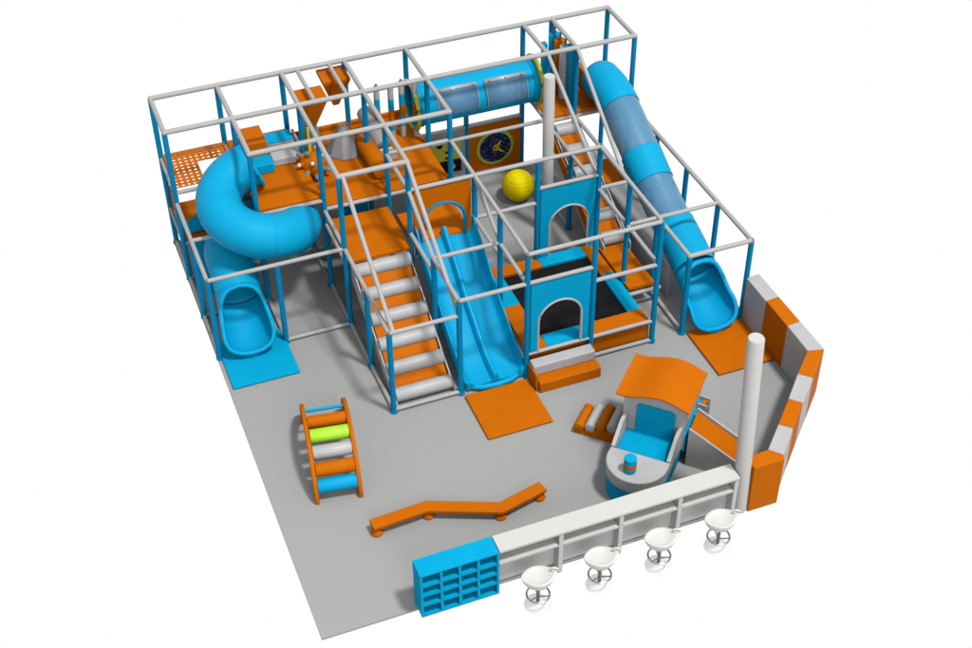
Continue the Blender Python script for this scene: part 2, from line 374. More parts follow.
# ---------------------------------------------------------------- tube slides
def tube_surface(bm, pts, rad, half, seg=28, wide=None):
    """half[i]: half opening angle measured from the bottom (pi = closed ring)"""
    n = len(pts); rings = []
    for i, p in enumerate(pts):
        T = pts[min(i+1, n-1)]-pts[max(i-1, 0)]; s, u = ring_frame(T)
        w = wide[i] if wide else 1
        rings.append([bm.verts.new(p+s*math.sin(a)*rad*S*w-u*math.cos(a)*rad*S) for a in [half[i]*(2*j/seg-1) for j in range(seg+1)]])
    for A, C in zip(rings, rings[1:]):
        for j in range(seg): bm.faces.new((A[j], A[j+1], C[j+1], C[j]))
    return rings
def tubepart(name, parent, path, rad, m, label=None, seg=32, solid=.018):
    bm = B(); pts = [P(*q) for q in path]
    sweep(bm, pts, rad*S, seg, cap=False)
    return obj(name, bm, m, parent, smooth=60, label=label, solid=solid)
def ringpart(name, parent, p, T, rad, w, m, seg=36):
    c = P(*p); s, u = ring_frame(T); bm = B()
    return obj(name, sweep(bm, [c+s*rad*S*math.cos(a)+u*rad*S*math.sin(a) for a in [i*2*math.pi/seg for i in range(seg)]], w*S, 8, closed=True), m, parent, smooth=60)
def exit_chute(parent, path, rad, m, a0=0.0, end=.35, flare=1.0):
    """path starts where the tube ends; opening grows from the top, the far end is rounded"""
    pts = [P(*q) for q in path]; n = len(pts); half = []; wide = []
    for i in range(n):
        t = i/(n-1)
        if t < 1-end:
            q = t/(1-end); h = math.pi*(1-.46*math.sqrt(max(0, 1-(1-q)**2.6)))
        else:
            q = (t-(1-end))/end; h = math.pi*.54*math.sqrt(max(0, 1-q*q))+.02
        half.append(h); wide.append(1+(flare-1)*min(1, t*1.6))
    bm = B(); rings = tube_surface(bm, pts, rad, half, 32, wide)
    left = [r[0].co.copy() for r in rings]; right = [r[-1].co.copy() for r in rings]
    o = obj('exit_chute', bm, m, parent, smooth=70, solid=.02)
    loop = left+right[::-1]
    clean = [loop[0]]
    for q in loop[1:]:
        if (q-clean[-1]).length > .02: clean.append(q)
    if (clean[0]-clean[-1]).length < .02: clean.pop()
    for _ in range(2): clean = [(clean[i-1]+clean[i]*2+clean[(i+1) % len(clean)])/4 for i in range(len(clean))]
    obj('lip', sweep(B(), clean, .034*S, 10, closed=True), m, o, smooth=70)
    return o
# spiral slide
sp = thing('spiral_slide', 'closed blue spiral tube slide curling down to the blue mat on the left', 'slide', P(.5, 3.1, 0))
cx, ck_, R = 1.06, 1.84, .56; path = []
for i in range(0, 61):
    th = math.radians(450*i/60)               # 0: back of the circle heading left
    rr = R
    u_ = i/60
    path.append((cx-rr*math.sin(th), ck_-rr*math.cos(th), 2.02-1.27*u_+(1.6*(u_-.7)**2 if u_ > .7 else 0)))
path = [(cx+.10, ck_-R, 2.05)]+path
last = Vector(path[-1])
lo_path = smooth_path([tuple(last), (.50, 2.02, .86), (.50, 2.22, .77), (.49, 2.44, .66)], 6)
tubepart('tube', sp, path+[tuple(q) for q in lo_path[1:]], .325, M_BTUB)
ringpart('seam_ring', sp, tuple(lo_path[-1]), P(0, 1, -.5), .328, .012, M_BTUB)
ex = smooth_path([tuple(lo_path[-1]), (.48, 2.70, .54), (.47, 2.92, .45), (.46, 3.07, .41), (.455, 3.22, .405)], 8)
exit_chute(sp, ex, .325, M_BPLA, end=.42, flare=1.10)
for i in (3, 14, 25, 36, 48):
    T = P(*path[i+1])-P(*path[i-1]); ringpart('seam_ring', sp, path[i], T, .326, .012, M_BTUB)
ringpart('entry_flange', sp, path[0], P(*path[1])-P(*path[0]), .345, .03, M_BTUB)
# long tube slide on the right
ts = thing('tube_slide', 'long straight blue tube slide with smoky see-through sections on the right', 'slide', P(7, 5, 0))
tp = smooth_path([(6.99, .92, 1.96), (7.0, 1.2, 1.95), (7.0, 1.55, 1.87), (7.0, 2.0, 1.67), (7.0, 2.5, 1.42), (7.0, 3.0, 1.16), (7.0, 3.5, .95), (7.0, 4.0, .78), (6.98, 4.40, .65)], 6)
tp = [Vector(q) for q in tp]
def seg_between(k0, k1): return [q for q in tp if k0-.001 <= q.y <= k1+.001]
def cutpath(k0, k1):
    out = []
    for i in range(25):
        k = k0+(k1-k0)*i/24
        for a, b in zip(tp, tp[1:]):
            if a.y-1e-6 <= k <= b.y+1e-6:
                f = (k-a.y)/(b.y-a.y+1e-9); out.append(a+(b-a)*f); break
    return out
RT = .315
head = cutpath(.93, 1.62)
bm = B(); pts = [P(*q) for q in head]
rads = [RT*S]*len(pts)
pre = [(pts[0]+Vector((0, .30*S*math.sin(a), -.02*S)), RT*S*math.cos(a)) for a in (1.50, 1.35, 1.15, .9, .6, .3)]
sweep(bm, [q for q, _ in pre]+pts, [r for _, r in pre]+rads, 32, cap=False)
obj('tube_head', bm, M_BTUB, ts, smooth=60, solid=.015)
tubepart('clear_tube', ts, cutpath(1.62, 2.42), RT-.008, M_CBL, 'smoky see-through section of the tube', solid=0)
tubepart('tube', ts, cutpath(2.42, 2.88), RT, M_BTUB)
tubepart('clear_tube', ts, cutpath(2.88, 3.62), RT-.008, M_CBL, 'smoky see-through section of the tube', solid=0)
tubepart('tube', ts, cutpath(3.62, 4.39), RT, M_BTUB)
for k in (1.54, 1.62, 2.42, 2.65, 2.88, 3.62, 3.88, 4.2):
    q = cutpath(k, k+.02); ringpart('seam_ring', ts, q[0], P(*q[-1])-P(*q[0]), RT, .010, M_BTUB)
e0 = tp[-1]
ex = smooth_path([tuple(e0), (6.98, 4.64, .53), (6.97, 4.88, .43), (6.97, 5.06, .385), (6.97, 5.24, .38)], 8)
exit_chute(ts, ex, RT, M_BPLA, end=.42, flare=1.13)

# ---------------------------------------------------------------- double wave slide
ws = thing('double_slide', 'open bright blue double lane slide dropping from the orange arch to the orange mat', 'slide', P(3.5, 5, 0))
wp = smooth_path([(0, 2.93, 1.24), (0, 3.08, 1.20), (0, 3.4, .99), (0, 3.75, .72), (0, 4.1, .50), (0, 4.4, .31), (0, 4.68, .17), (0, 4.88, .115), (0, 5.03, .10)], 6)
def prof(t):
    hw = .20 if t < .85 else .20*(1-(t-.85)/.15*.62)
    peak = .10*math.exp(-((t-.05)/.05)**2)
    pts = [(-.465, -.045), (-.475, .08), (-.47, hw*.8), (-.455, hw+peak), (-.435, hw+peak+.004), (-.415, hw*.8), (-.395, .05), (-.35, .006), (-.26, 0), (-.12, 0), (-.06, .02), (-.035, .10+peak*.7), (-.018, .128+peak*.7)]
    pts += [(-x, z) for x, z in pts[::-1]]
    return pts
bm = B(); rings = []
n = len(wp)
for i, q in enumerate(wp):
    t = i/(n-1); nar = 1 if t < .93 else 1-.10*((t-.93)/.07)**2
    T = (wp[min(i+1, n-1)]-wp[max(i-1, 0)]); T = Vector((0, T.y, T.z)).normalized(); N = Vector((0, -T.z, T.y))
    rings.append([bm.verts.new(P(3.52+x*nar, q.y+N.y*z, q.z+N.z*z)) for x, z in prof(t)])
m_ = len(rings[0])
for A, C in zip(rings, rings[1:]):
    for j in range(m_): bm.faces.new((A[j], A[(j+1) % m_], C[(j+1) % m_], C[j]))
bm.faces.new(rings[0]); bm.faces.new(rings[-1][::-1])
obj('slide_bed', bm, M_BPLA, ws, smooth=50)
obj('front_apron', sweep(B(), [P(3.14, 4.98, .075), P(3.3, 5.06, .07), P(3.52, 5.08, .07), P(3.74, 5.06, .07), P(3.90, 4.98, .075)], .04*S, 10), M_BPLA, ws)

# ---------------------------------------------------------------- crawl tunnel between the two decks
ct = thing('crawl_tunnel', 'large blue horizontal crawl tunnel with tinted windows and yellow end rings', 'tunnel', P(5, .5, 1.6))
bm = B(); NX, NS, RR = 40, 48, .345; ZC = 1.96
def wn(i, j):
    x = 4.0+1.98*(i+.5)/NX; a = (j+.5)/NS*360
    return (200 < a < 262) and (4.28 < x < 4.88 or 5.06 < x < 5.72)
vv = [[bm.verts.new(P(4.0+1.98*i/NX, .5-RR*math.sin(math.radians(90+360*j/NS+90)), ZC+RR*math.cos(math.radians(90+360*j/NS+90)))) for j in range(NS)] for i in range(NX+1)]
def ang(j): return 360*j/NS
for i in range(NX):
    for j in range(NS):
        # point direction: toward viewer and up is the window zone
        a = math.radians(180+360*(j+.5)/NS); kdir = -math.sin(a); zdir = math.cos(a)
        el = math.degrees(math.atan2(zdir, kdir)); x = 4.0+1.98*(i+.5)/NX
        if -12 < el < 52 and (4.26 < x < 4.90 or 5.06 < x < 5.72): continue
        bm.faces.new((vv[i][j], vv[i][(j+1) % NS], vv[i+1][(j+1) % NS], vv[i+1][j]))
obj('tunnel_tube', bm, M_BTUB, ct, smooth=60, solid=.015)
def patch(x0, x1, e0, e1, r, m, name, parent, solid=.012):
    bm = B(); A = []
    for i in range(2):
        A.append([bm.verts.new(P((x0, x1)[i], .5+r*math.cos(math.radians(e0+(e1-e0)*j/14)), ZC+r*math.sin(math.radians(e0+(e1-e0)*j/14)))) for j in range(15)])
    for j in range(14): bm.faces.new((A[0][j], A[0][j+1], A[1][j+1], A[1][j]))
    return obj(name, bm, m, parent, smooth=60, solid=solid)
for x0, x1 in ((4.24, 4.90), (5.06, 5.73)):
    w = patch(x0, x1, -18, 56, RR+.008, M_WIN, 'window', ct)
    patch(x0, x1, 49, 58, RR+.020, M_STRIP, 'trim', w); patch(x0-.012, x0, -18, 58, RR+.020, M_STRIP, 'trim', w); patch(x1, x1+.012, -18, 58, RR+.020, M_STRIP, 'trim', w)
    bm = B()
    for x in (x0+.06, (x0+x1)/2, x1-.06):
        e = math.radians(51); sphere(bm, (x, .5+(RR+.03)*math.cos(e), ZC+(RR+.03)*math.sin(e)), .013, 8, 6)
    obj('bolts', bm, M_DST, w)
ringpart('inner_ring', ct, (5.60, .5, ZC), Vector((1, 0, 0)), .325, .026, M_YEL)
for x in (3.90, 5.99):
    ringpart('end_ring', ct, (x, .5, ZC), Vector((1, 0, 0)), .385, .038, M_YFL)
    sgn = 1 if x < 5 else -1
    tubepart('collar', ct, [(x, .5, ZC), (x+.12*sgn, .5, ZC)], .36, M_BTUB)

# ---------------------------------------------------------------- trampoline corner
tr = thing('trampoline', 'black rectangular trampoline bed with orange and blue edge pads inside the frame corner', 'trampoline', P(5, 4, 0))
obj('bed', box(B(), 4.2, 5.85, 3.1, 4.8, .315, .335), M_BLK, tr)
def pad(x0, x1, k0, k1, m, lab=None): obj('edge_pad', box(B(), x0, x1, k0, k1, .33, .395), m, tr, bevel=.02, label=lab)
pad(4.05, 5.02, 2.96, 3.2, M_ORG); pad(5.02, 5.76, 2.96, 3.2, M_BLUE)
pad(4.05, 4.36, 3.2, 3.9, M_BLUE); pad(4.05, 4.36, 3.9, 4.96, M_ORG)
pad(5.76, 5.97, 2.96, 3.72, M_ORG); pad(5.76, 5.97, 3.72, 4.66, M_BLUE)
pad(4.36, 4.95, 4.66, 4.955, M_BLUE); pad(4.95, 5.97, 4.66, 4.955, M_ORG)
obj('side_board', box(B(), 5.04, 5.96, 4.93, 4.965, .07, .325), M_ORG, tr)
obj('side_board', box(B(), 4.04, 4.07, 3.0, 4.94, .02, .325), M_GRY, tr); obj('side_board', box(B(), 5.94, 5.965, 3.0, 4.94, .02, .325), M_ORG, tr)
obj('side_board', box(B(), 4.08, 4.96, 4.93, 4.965, .03, .325), M_ORG, tr); obj('side_board', box(B(), 4.08, 5.93, 2.97, 3.0, .02, .325), M_GRY, tr)
st = thing('entry_step', 'two tier foam step, grey over orange, below the front blue arch', 'step', P(4.5, 5.2, 0))
obj('lower_tier', box(B(), 4.04, 4.99, 5.06, 5.42, 0, .185), M_ORG, st, bevel=.02)
obj('upper_tier', box(B(), 4.02, 4.97, 5.06, 5.24, .187, .36), M_GRY, st, bevel=.02)
obj('end_pad', box(B(), 4.0, 4.035, 5.06, 5.36, .0, .30), M_ORG, st, bevel=.01)

# ---------------------------------------------------------------- play pieces on the decks
o = obj('foam_block', box(B(), 1.15, 1.5, .34, .82, 1.705, 2.08), M_ORG, loc=P(1.33, .6, 1.705), bevel=.02)
tag(o, 'orange foam cube on the upper left deck behind the spiral slide', 'foam block')
fs = thing('foam_steps', 'blue and grey low foam steps on the upper deck beside the spiky ball', 'foam steps', P(1.6, .6, 1.7))
obj('back_step', box(B(), 1.50, 1.97, .26, .555, 1.705, 1.85), M_BLUE, fs, bevel=.02)
obj('grey_step', box(B(), 1.52, 1.97, .56, 1.0, 1.705, 1.84), M_GRY, fs, bevel=.02)
obj('front_step', box(B(), 1.18, 1.51, .84, 1.12, 1.705, 1.86), M_BLUE, fs, bevel=.02)
obj('edge_rail', box(B(), 1.99, 2.03, .30, 1.0, 1.80, 1.86), M_GRY, fs, bevel=.008)
# leaning grey fins behind the spiky ball
fn = obj('foam_wedge', slab(B(), [(2.10, .15, 1.52), (2.46, .15, 1.52), (2.36, .15, 2.02), (2.22, .15, 2.02)], (0, .28, 0)), M_MGR, loc=P(2.28, .3, 1.52), bevel=.03)
tag(fn, 'tall grey foam wedge standing at the back left of the deck', 'foam wedge')
# pyramid
bm = B(); n = 8; c = (2.72, .66); A = []; C = []
for i in range(n):
    a = 2*math.pi*(i+.5)/n; A.append(bm.verts.new(P(c[0]+.29*math.cos(a), c[1]+.33*math.sin(a), 1.52))); C.append(bm.verts.new(P(c[0]+.055*math.cos(a), c[1]+.055*math.sin(a), 1.97)))
for i in range(n): bm.faces.new((A[i], A[(i+1) % n], C[(i+1) % n], C[i]))
bm.faces.new(A[::-1]); bm.faces.new(C)
bmesh.ops.recalc_face_normals(bm, faces=bm.faces[:])
o = obj('foam_cone', bm, M_MGR, loc=P(c[0], c[1], 1.52), smooth=10, bevel=.015); tag(o, 'grey eight sided foam cone standing in the middle of the orange deck', 'foam cone')
# logs
lg = obj('foam_log', rcyl(B(), (3.19, .30, 1.90), (3.25, 1.04, 1.67), .135, 28), M_MGR, loc=P(3.1, .6, 1.7)); tag(lg, 'thick grey foam log lying across the deck behind the orange log', 'foam roller')
lg = obj('foam_log', rcyl(B(), (3.0, .74, 1.665), (3.03, 1.66, 1.665), .14, 28), M_ORG, loc=P(3., 1.1, 1.7)); tag(lg, 'thick orange foam log lying on the deck in front of the grey log', 'foam roller')
lg = obj('foam_stand', slab(B(), [(3.08, 1.16, 1.52), (3.42, 1.16, 1.52), (3.34, 1.16, 1.74), (3.14, 1.16, 1.74)], (0, .06, 0)), M_GRY, loc=P(3.2, 1.2, 1.52), bevel=.015); tag(lg, 'small grey foam stand at the near end of the grey log', 'foam stand')
# spiky ball
sb = thing('spiky_ball', 'orange hanging ball covered in blue and white round tipped spikes on a yellow strap', 'play ball', P(2.1, 1.12, 1.72))
c = Vector((2.1, 1.12, 1.72))
obj('ball', sphere(B(), c, .215, 28, 18), M_ORG, sb)
obj('strap', cyl(B(), (2.07, 1.12, 1.90), (2.07, 1.12, 2.35), .016, 8), M_YEL, sb)
g = math.pi*(3-math.sqrt(5))
for i in range(26):
    y = 1-(i+.5)/26*2; r = math.sqrt(1-y*y); th = g*i
    dv = Vector((math.cos(th)*r, math.sin(th)*r, y))
    sk = obj('spike', cyl(B(), c+dv*.20, c+dv*.262, .050, 12, .034), M_ORG, sb)
    obj('tip', sphere(B(), c+dv*.268, .036, 12, 8), M_BPLA if i % 3 else M_WPL, sk)
# hanging punch wedges
def punch(x0, x1, k0, k1, label):
    z1, z0, w = 2.56, 2.02, .045
    t = thing('hanging_wedge', label, 'hanging bag', P((x0+x1)/2, (k0+k1)/2, z0), 'orange foam wedges hung under the top bars')
    bm = B(); xc, kc = (x0+x1)/2, (k0+k1)/2
    hexa(bm, [(xc-w, kc-w, z0), (xc+w, kc-w, z0), (xc+w, kc+w, z0), (xc-w, kc+w, z0)], [(x0, k0, z1-.05), (x1, k0, z1-.05), (x1, k1, z1-.05), (x0, k1, z1-.05)])
    obj('bag', bm, M_ORG, t, smooth=20, bevel=.012)
    obj('top_plate', box(B(), x0, x1, k0, k1, z1-.048, z1), M_ORG, t, bevel=.008)
    obj('hook', cyl(B(), (xc, kc, z1), (xc, kc, 2.66), .012, 8), M_DST, t)
punch(2.07, 2.51, .36, .75, 'nearer left one of the two orange inverted pyramid bags')
punch(2.57, 3.00, -.10, .32, 'farther right one of the two orange inverted pyramid bags')
# striped hanging poles
for x, k, lab in ((3.31, .62, 'leftmost striped pole of the four standing on the deck'), (3.51, .70, 'second striped pole from the left of the four on the deck'), (3.71, .62, 'third striped pole from the left of the four on the deck'), (3.90, .70, 'rightmost striped pole of the four, beside the tunnel ring')):
    t = thing('striped_pole', lab, 'foam pole', P(x, k, 1.55), 'grey, blue and orange striped foam poles')
    zz = [1.52, 1.72, 1.91, 2.10, 2.29, 2.48]; ms = [M_GRY, M_BLUE, M_ORG, M_BLUE, M_GRY]
    for i in range(5): obj('band', cyl(B(), (x, k, zz[i]), (x, k, zz[i+1]-.001), .046, 16), ms[i], t)
    obj('cap', cyl(B(), (x, k, 2.482), (x, k, 2.54), .040, 14, .012), M_DST, t)
# vertical rollers at the right tower
vr = thing('roller_squeeze', 'squeeze gate of three upright rollers, blue, orange and grey, between blue boards', 'roller gate', P(6.5, .5, 1.53))
for k, m in ((.14, M_BLUE), (.36, M_ORG), (.57, M_ROLL)):
    obj('roller', rcyl(B(), (6.5, k, 1.56), (6.5, k, 2.50), .098, 20), m, vr); obj('pin', cyl(B(), (6.5, k, 2.50), (6.5, k, 2.62), .02, 8), M_DST, vr)
obj('board', box(B(), 6.47, 6.53, .68, .93, 1.56, 2.6), M_BLUE, vr, bevel=.01); obj('board', box(B(), 6.33, 6.40, -.02, .10, 1.56, 2.3), M_BLUE, vr, bevel=.01)

# ---------------------------------------------------------------- ball, columns, mats
bm = B(); bmesh.ops.create_uvsphere(bm, u_segments=48, v_segments=60, radius=.268*S, matrix=Matrix.Translation(P(5.56, .92, .268)))
cb = P(5.56, .92, .268)
for v in bm.verts:
    dv = v.co-cb; v.co = cb+dv*(1+.008*math.cos(dv.z/(.268*S)*math.pi*9))
tag(obj('ball', bm, M_YEL, loc=P(5.56, .92, 0), smooth=180), 'big ribbed yellow ball on the grey floor behind the trampoline', 'ball')
tag(obj('column', sweep(B(), [P(5.65, 1.93, 0), P(5.62, 1.93, 2.87), P(5.62, 1.93, 2.89)], [.088*S, .088*S, .080*S], 32), M_POLE, loc=P(5.65, 1.93, 0)), 'white round column rising behind the trampoline near the narrow stair', 'column', 'white round columns')
tag(obj('column', sweep(B(), [P(5.595, 8.36, 0), P(5.45, 8.36, 2.96), P(5.45, 8.36, 2.98)], [.102*S, .102*S, .092*S], 32), M_POLE, loc=P(5.595, 8.36, 0)), 'white round column at the right end of the white counter', 'column', 'white round columns')
def mat_obj(x0, x1, k0, k1, m, lab):
    tag(obj('floor_mat', box(B(), x0, x1, k0, k1, .004, .045), m, loc=P((x0+x1)/2, (k0+k1)/2, 0), bevel=.012), lab, 'mat', 'landing mats below the slides')
mat_obj(.02, 1.0, 2.72, 3.74, M_BLUE, 'blue landing mat under the spiral slide exit')
mat_obj(3.02, 3.98, 5.10, 6.02, M_ORG, 'orange landing mat in front of the double slide')
mat_obj(6.56, 7.46, 5.06, 6.04, M_ORG, 'orange landing mat under the long tube slide by the foam wall')

# ---------------------------------------------------------------- foam wall on the right
HT = .80
def wb(pts, m, lab, ht=HT):
    cxx = sum(p[0] for p in pts)/len(pts); ckk = sum(p[1] for p in pts)/len(pts)
    tag(obj('wall_block', poly_prism(B(), pts, .002, ht), m, loc=P(cxx, ckk, 0), bevel=.012), lab, 'foam block', 'grey and orange foam wall blocks')
wb([(7.47, 5.05), (7.69, 5.02), (7.69, 5.59), (7.47, 5.61)], M_GRY, 'grey foam wall block touching the corner post of the tube slide')
wb([(7.47, 5.614), (7.69, 5.594), (7.69, 6.18), (7.47, 6.20)], M_ORG, 'orange foam wall block between the two grey ones behind the right mat')
wb([(7.47, 6.204), (7.69, 6.184), (7.69, 6.82), (7.46, 6.76)], M_GRY, 'grey foam wall block at the bend, before the wall slants to the column')
q0 = [(7.46, 6.764), (7.09, 7.12), (6.72, 7.50), (6.35, 7.87), (5.98, 8.235)]
q1 = [(7.69, 6.824), (7.24, 7.27), (6.86, 7.64), (6.49, 8.01), (6.12, 8.385)]
labs = ['orange foam wall block just after the bend of the wall', 'grey foam wall block in the slanting part, nearer the bend', 'orange foam wall block in the middle of the slanting part', 'grey foam wall block in the slanting part, beside the end block']
for i in range(4):
    def lp(a, b, t): return (a[0]+(b[0]-a[0])*t, a[1]+(b[1]-a[1])*t)
    wb([lp(q0[i], q0[i+1], .004), lp(q1[i], q1[i+1], .004), lp(q1[i], q1[i+1], .996), lp(q0[i], q0[i+1], .996)], (M_ORG, M_GRY)[i % 2], labs[i])
wb([(5.99, 8.242), (6.12, 8.392), (6.09, 8.47), (5.66, 8.47), (5.62, 8.26)], M_ORG, 'orange end block of the foam wall standing by the column and counter', .82)

# ---------------------------------------------------------------- counter, cubby, stools
CT = .765
co = thing('bar_counter', 'long white bar counter with shelf, along the front edge of the floor', 'counter', P(3.8, 8.4, 0))
obj('top', box(B(), 2.19, 5.44, 8.235, 8.50, CT-.04, CT), M_WHT, co, bevel=.006)
obj('back_panel', box(B(), 2.19, 5.44, 8.33, 8.355, .045, CT-.043), M_WHT, co)
for i, x in enumerate((3.0, 3.81, 4.62, 5.41)):
    obj('divider', box(B(), x-.028, x+.028, 8.358, 8.49, .0, CT-.043), M_WHT, co, bevel=.004)
xs = [2.19, 2.97, 3.03, 3.78, 3.84, 4.59, 4.65, 5.38]
for i in range(4): obj('shelf', box(B(), xs[2*i]+.002, xs[2*i+1], 8.358, 8.485, .50, .535), M_WHT, co, bevel=.004)
obj('end_panel', box(B(), 5.385, 5.44, 8.25, 8.327, 0, CT-.043), M_WHT, co)
cu = thing('shoe_cubby', 'bright blue shelf unit of sixteen open pigeonholes left of the white counter', 'shelf unit', P(1.68, 8.3, 0))
X0, X1, K0, K1, CH = 1.175, 2.18, 8.235, 8.51, .765
obj('back', box(B(), X0+.031, X1-.031, K0+.10, K0+.12, 0, CH-.03), M_BLUE, cu)
obj('top', box(B(), X0, X1, K0, K1, CH-.028, CH), M_BLUE, cu, bevel=.004)
obj('side', box(B(), X0, X0+.03, K0+.003, K1, 0, CH-.03), M_BLUE, cu); obj('side', box(B(), X1-.03, X1, K0+.003, K1, 0, CH-.03), M_BLUE, cu)
obj('bottom', box(B(), X0+.031, X1-.031, K0+.121, K1, 0, .03), M_BLUE, cu)
w = (X1-X0-.06)/4
for i in range(1, 4): obj('divider', box(B(), X0+.03+w*i-.017, X0+.03+w*i+.017, K0+.121, K1-.002, .031, CH-.03), M_BLUE, cu)
hh = (CH-.06)/4
for i in range(4):
    for j in range(1, 4):
        obj('shelf', box(B(), X0+.032+w*i+(.018 if i else 0), X0+.03+w*(i+1)-(.018 if i < 3 else .002), K0+.121, K1-.004, .03+hh*j-.02, .03+hh*j+.02), M_BLUE, cu)
def make_stool(x, k, label):
    t = thing('bar_stool', label, 'bar stool', P(x, k, 0), 'white bar stools at the counter')
    obj('base', lathe(B(), (x, k), [(.165, 0), (.17, .008), (.16, .016), (.10, .024), (.035, .05), (.025, .08)], 40), M_BASE, t)
    obj('stem', cyl(B(), (x, k, .05), (x, k, .40), .022, 16), M_DST, t)
    fr = obj('foot_ring', sweep(B(), [P(x+.14*math.cos(a), k+.14*math.sin(a), .20) for a in [i*2*math.pi/36 for i in range(36)]], .012*S, 8, closed=True), M_CHR, t)
    for a in (.6, 2.7, 4.8): obj('spoke', cyl(B(), (x+.02*math.cos(a), k+.02*math.sin(a), .16), (x+.135*math.cos(a), k+.135*math.sin(a), .20), .009, 8), M_CHR, fr)
    # moulded bucket seat: a wide shallow bowl, pointed to both sides, with a grip on its right tip
    bm = B(); seg = 44; ph = math.radians(12)
    levels = [(.03, .355), (.09, .37), (.14, .415), (.168, .475), (.184, .540), (.178, .546), (.150, .534), (.09, .524)]
    def sp_(lr, a, z):
        uu = lr*math.cos(a)*(1+.16*abs(math.cos(a))**5*(1 if lr > .1 else 0)); vv_ = lr*math.sin(a)*.86
        lift = max(0, math.cos(a))**3*.04*(1 if lr > .14 else 0)
        return P(x+uu*math.cos(ph)-vv_*math.sin(ph), k+uu*math.sin(ph)+vv_*math.cos(ph), z+lift)
    rings = [[bm.verts.new(sp_(r, 2*math.pi*i/seg, z)) for i in range(seg)] for r, z in levels]
    for A, C in zip(rings, rings[1:]):
        for a in range(seg): bm.faces.new((A[a], A[(a+1) % seg], C[(a+1) % seg], C[a]))
    bm.faces.new(rings[0]); c_ = bm.verts.new(P(x, k, .522))
    for a in range(seg): bm.faces.new((rings[-1][a], rings[-1][(a+1) % seg], c_))
    se = obj('seat', bm, M_WPL, t, smooth=180)
    hx, hk = x+.198*math.cos(ph), k+.198*math.sin(ph)-.02
    obj('grip', sweep(B(), [P(hx+.040*math.sin(q), hk+.02*math.sin(q), .605+.022*math.cos(q)) for q in [i*2*math.pi/20 for i in range(20)]], .012*S, 8, closed=True), M_WPL, se)
    return t
s0 = make_stool(2.55, 8.84, 'white bar stool nearest the blue shelf unit')
for x, k, lab in ((3.37, 8.84, 'second white bar stool from the blue shelf unit'), (4.18, 8.84, 'third white bar stool from the blue shelf unit, before the last'), (5.01, 8.84, 'white bar stool at the column end of the counter')):
    c = s0.copy(); link(c); c.location = P(x, k, 0); c['label'] = lab
    for ch in s0.children:
        e = ch.copy(); link(e); e.parent = c
        for g2 in ch.children:
            f = g2.copy(); link(f); f.parent = e

# ---------------------------------------------------------------- balance beam
bb = thing('balance_beam', 'orange zigzag balance beam on four round feet', 'balance beam', P(2.2, 7.1, 0))
cl = [(1.03, 7.01), (1.79, 6.97), (2.67, 7.35), (3.32, 7.20)]
def offs(cl, w):
    L, Rr = [], []
    for i, p in enumerate(cl):
        p = Vector(p)
        d0 = (p-Vector(cl[i-1])).normalized() if i else None; d1 = (Vector(cl[i+1])-p).normalized() if i < len(cl)-1 else None
        dd = ((d0 or d1)+(d1 or d0)).normalized(); nn = Vector((-dd.y, dd.x)); sc = w/max(.5, nn.dot(Vector((-(d0 or d1).y, (d0 or d1).x))))
        L.append(tuple(p+nn*sc)); Rr.append(tuple(p-nn*sc))
    return L+Rr[::-1]
obj('plank', poly_prism(B(), offs(cl, .088), .115, .175), M_ORG, bb, bevel=.015)
for x, k in ((1.09, 7.03), (1.80, 7.00), (2.66, 7.36), (3.25, 7.24)):
    obj('foot', lathe(B(), (x, k), [(.075, 0), (.082, .02), (.07, .05), (.04, .085), (.04, .114)], 24), M_ORG, bb)

# ---------------------------------------------------------------- arched roller ladder
al = thing('arch_ladder', 'orange sided arched climber with blue, orange, grey and lime rollers', 'climber', P(.85, 5.4, 0))
fx = Vector((.155, -.988)); tx = Vector((.988, .155)); A0 = Vector((.50, 6.24))
SP, AH = 1.62, .60
def arc(deg, dr=0.0):
    a = math.radians(deg); q = A0+fx*(SP/2-(SP/2+dr)*math.cos(a)); return q, max(0.0, (AH+dr)*math.sin(a))
for off in (0.0, .575):
    n = 28; out, inn = [], []
    for i in range(n+1):
        dg = 180*i/n
        p, z_ = arc(dg, .045); p = p+tx*off; out.append((p.x, p.y, z_))
        p, z_ = arc(dg, -.13); p = p+tx*off; inn.append((p.x, p.y, z_))
    bm = B(); w_ = P(tx.x*.055, tx.y*.055, 0)
    R4 = []
    for i in range(n+1):
        a, c_ = P(*out[i]), P(*inn[i]); R4.append([bm.verts.new(v) for v in (a, a+w_, c_+w_, c_)])
    for A, C in zip(R4, R4[1:]):
        for q in range(4): bm.faces.new((A[q], A[(q+1) % 4], C[(q+1) % 4], C[q]))
    bm.faces.new(R4[0]); bm.faces.new(R4[-1][::-1])
    obj('side_rail', bm, M_ORG, al, smooth=30, bevel=.012)
for m, dg, r in ((M_BPLA, 22, .098), (M_ORG, 41, .098), (M_ROLL, 60, .094), (M_GRN, 79, .098), (M_ORG, 98, .09)):
    p, z_ = arc(dg, -.03); a = p+tx*.057; b_ = p+tx*.573
    obj('roller', rcyl(B(), (a.x, a.y, z_), (b_.x, b_.y, z_), r, 24), m, al)
p, z_ = arc(118, 0); a = p+tx*.057; b_ = p+tx*.573
obj('rung', cyl(B(), (a.x, a.y, z_), (b_.x, b_.y, z_), .024, 12), M_BPLA, al)

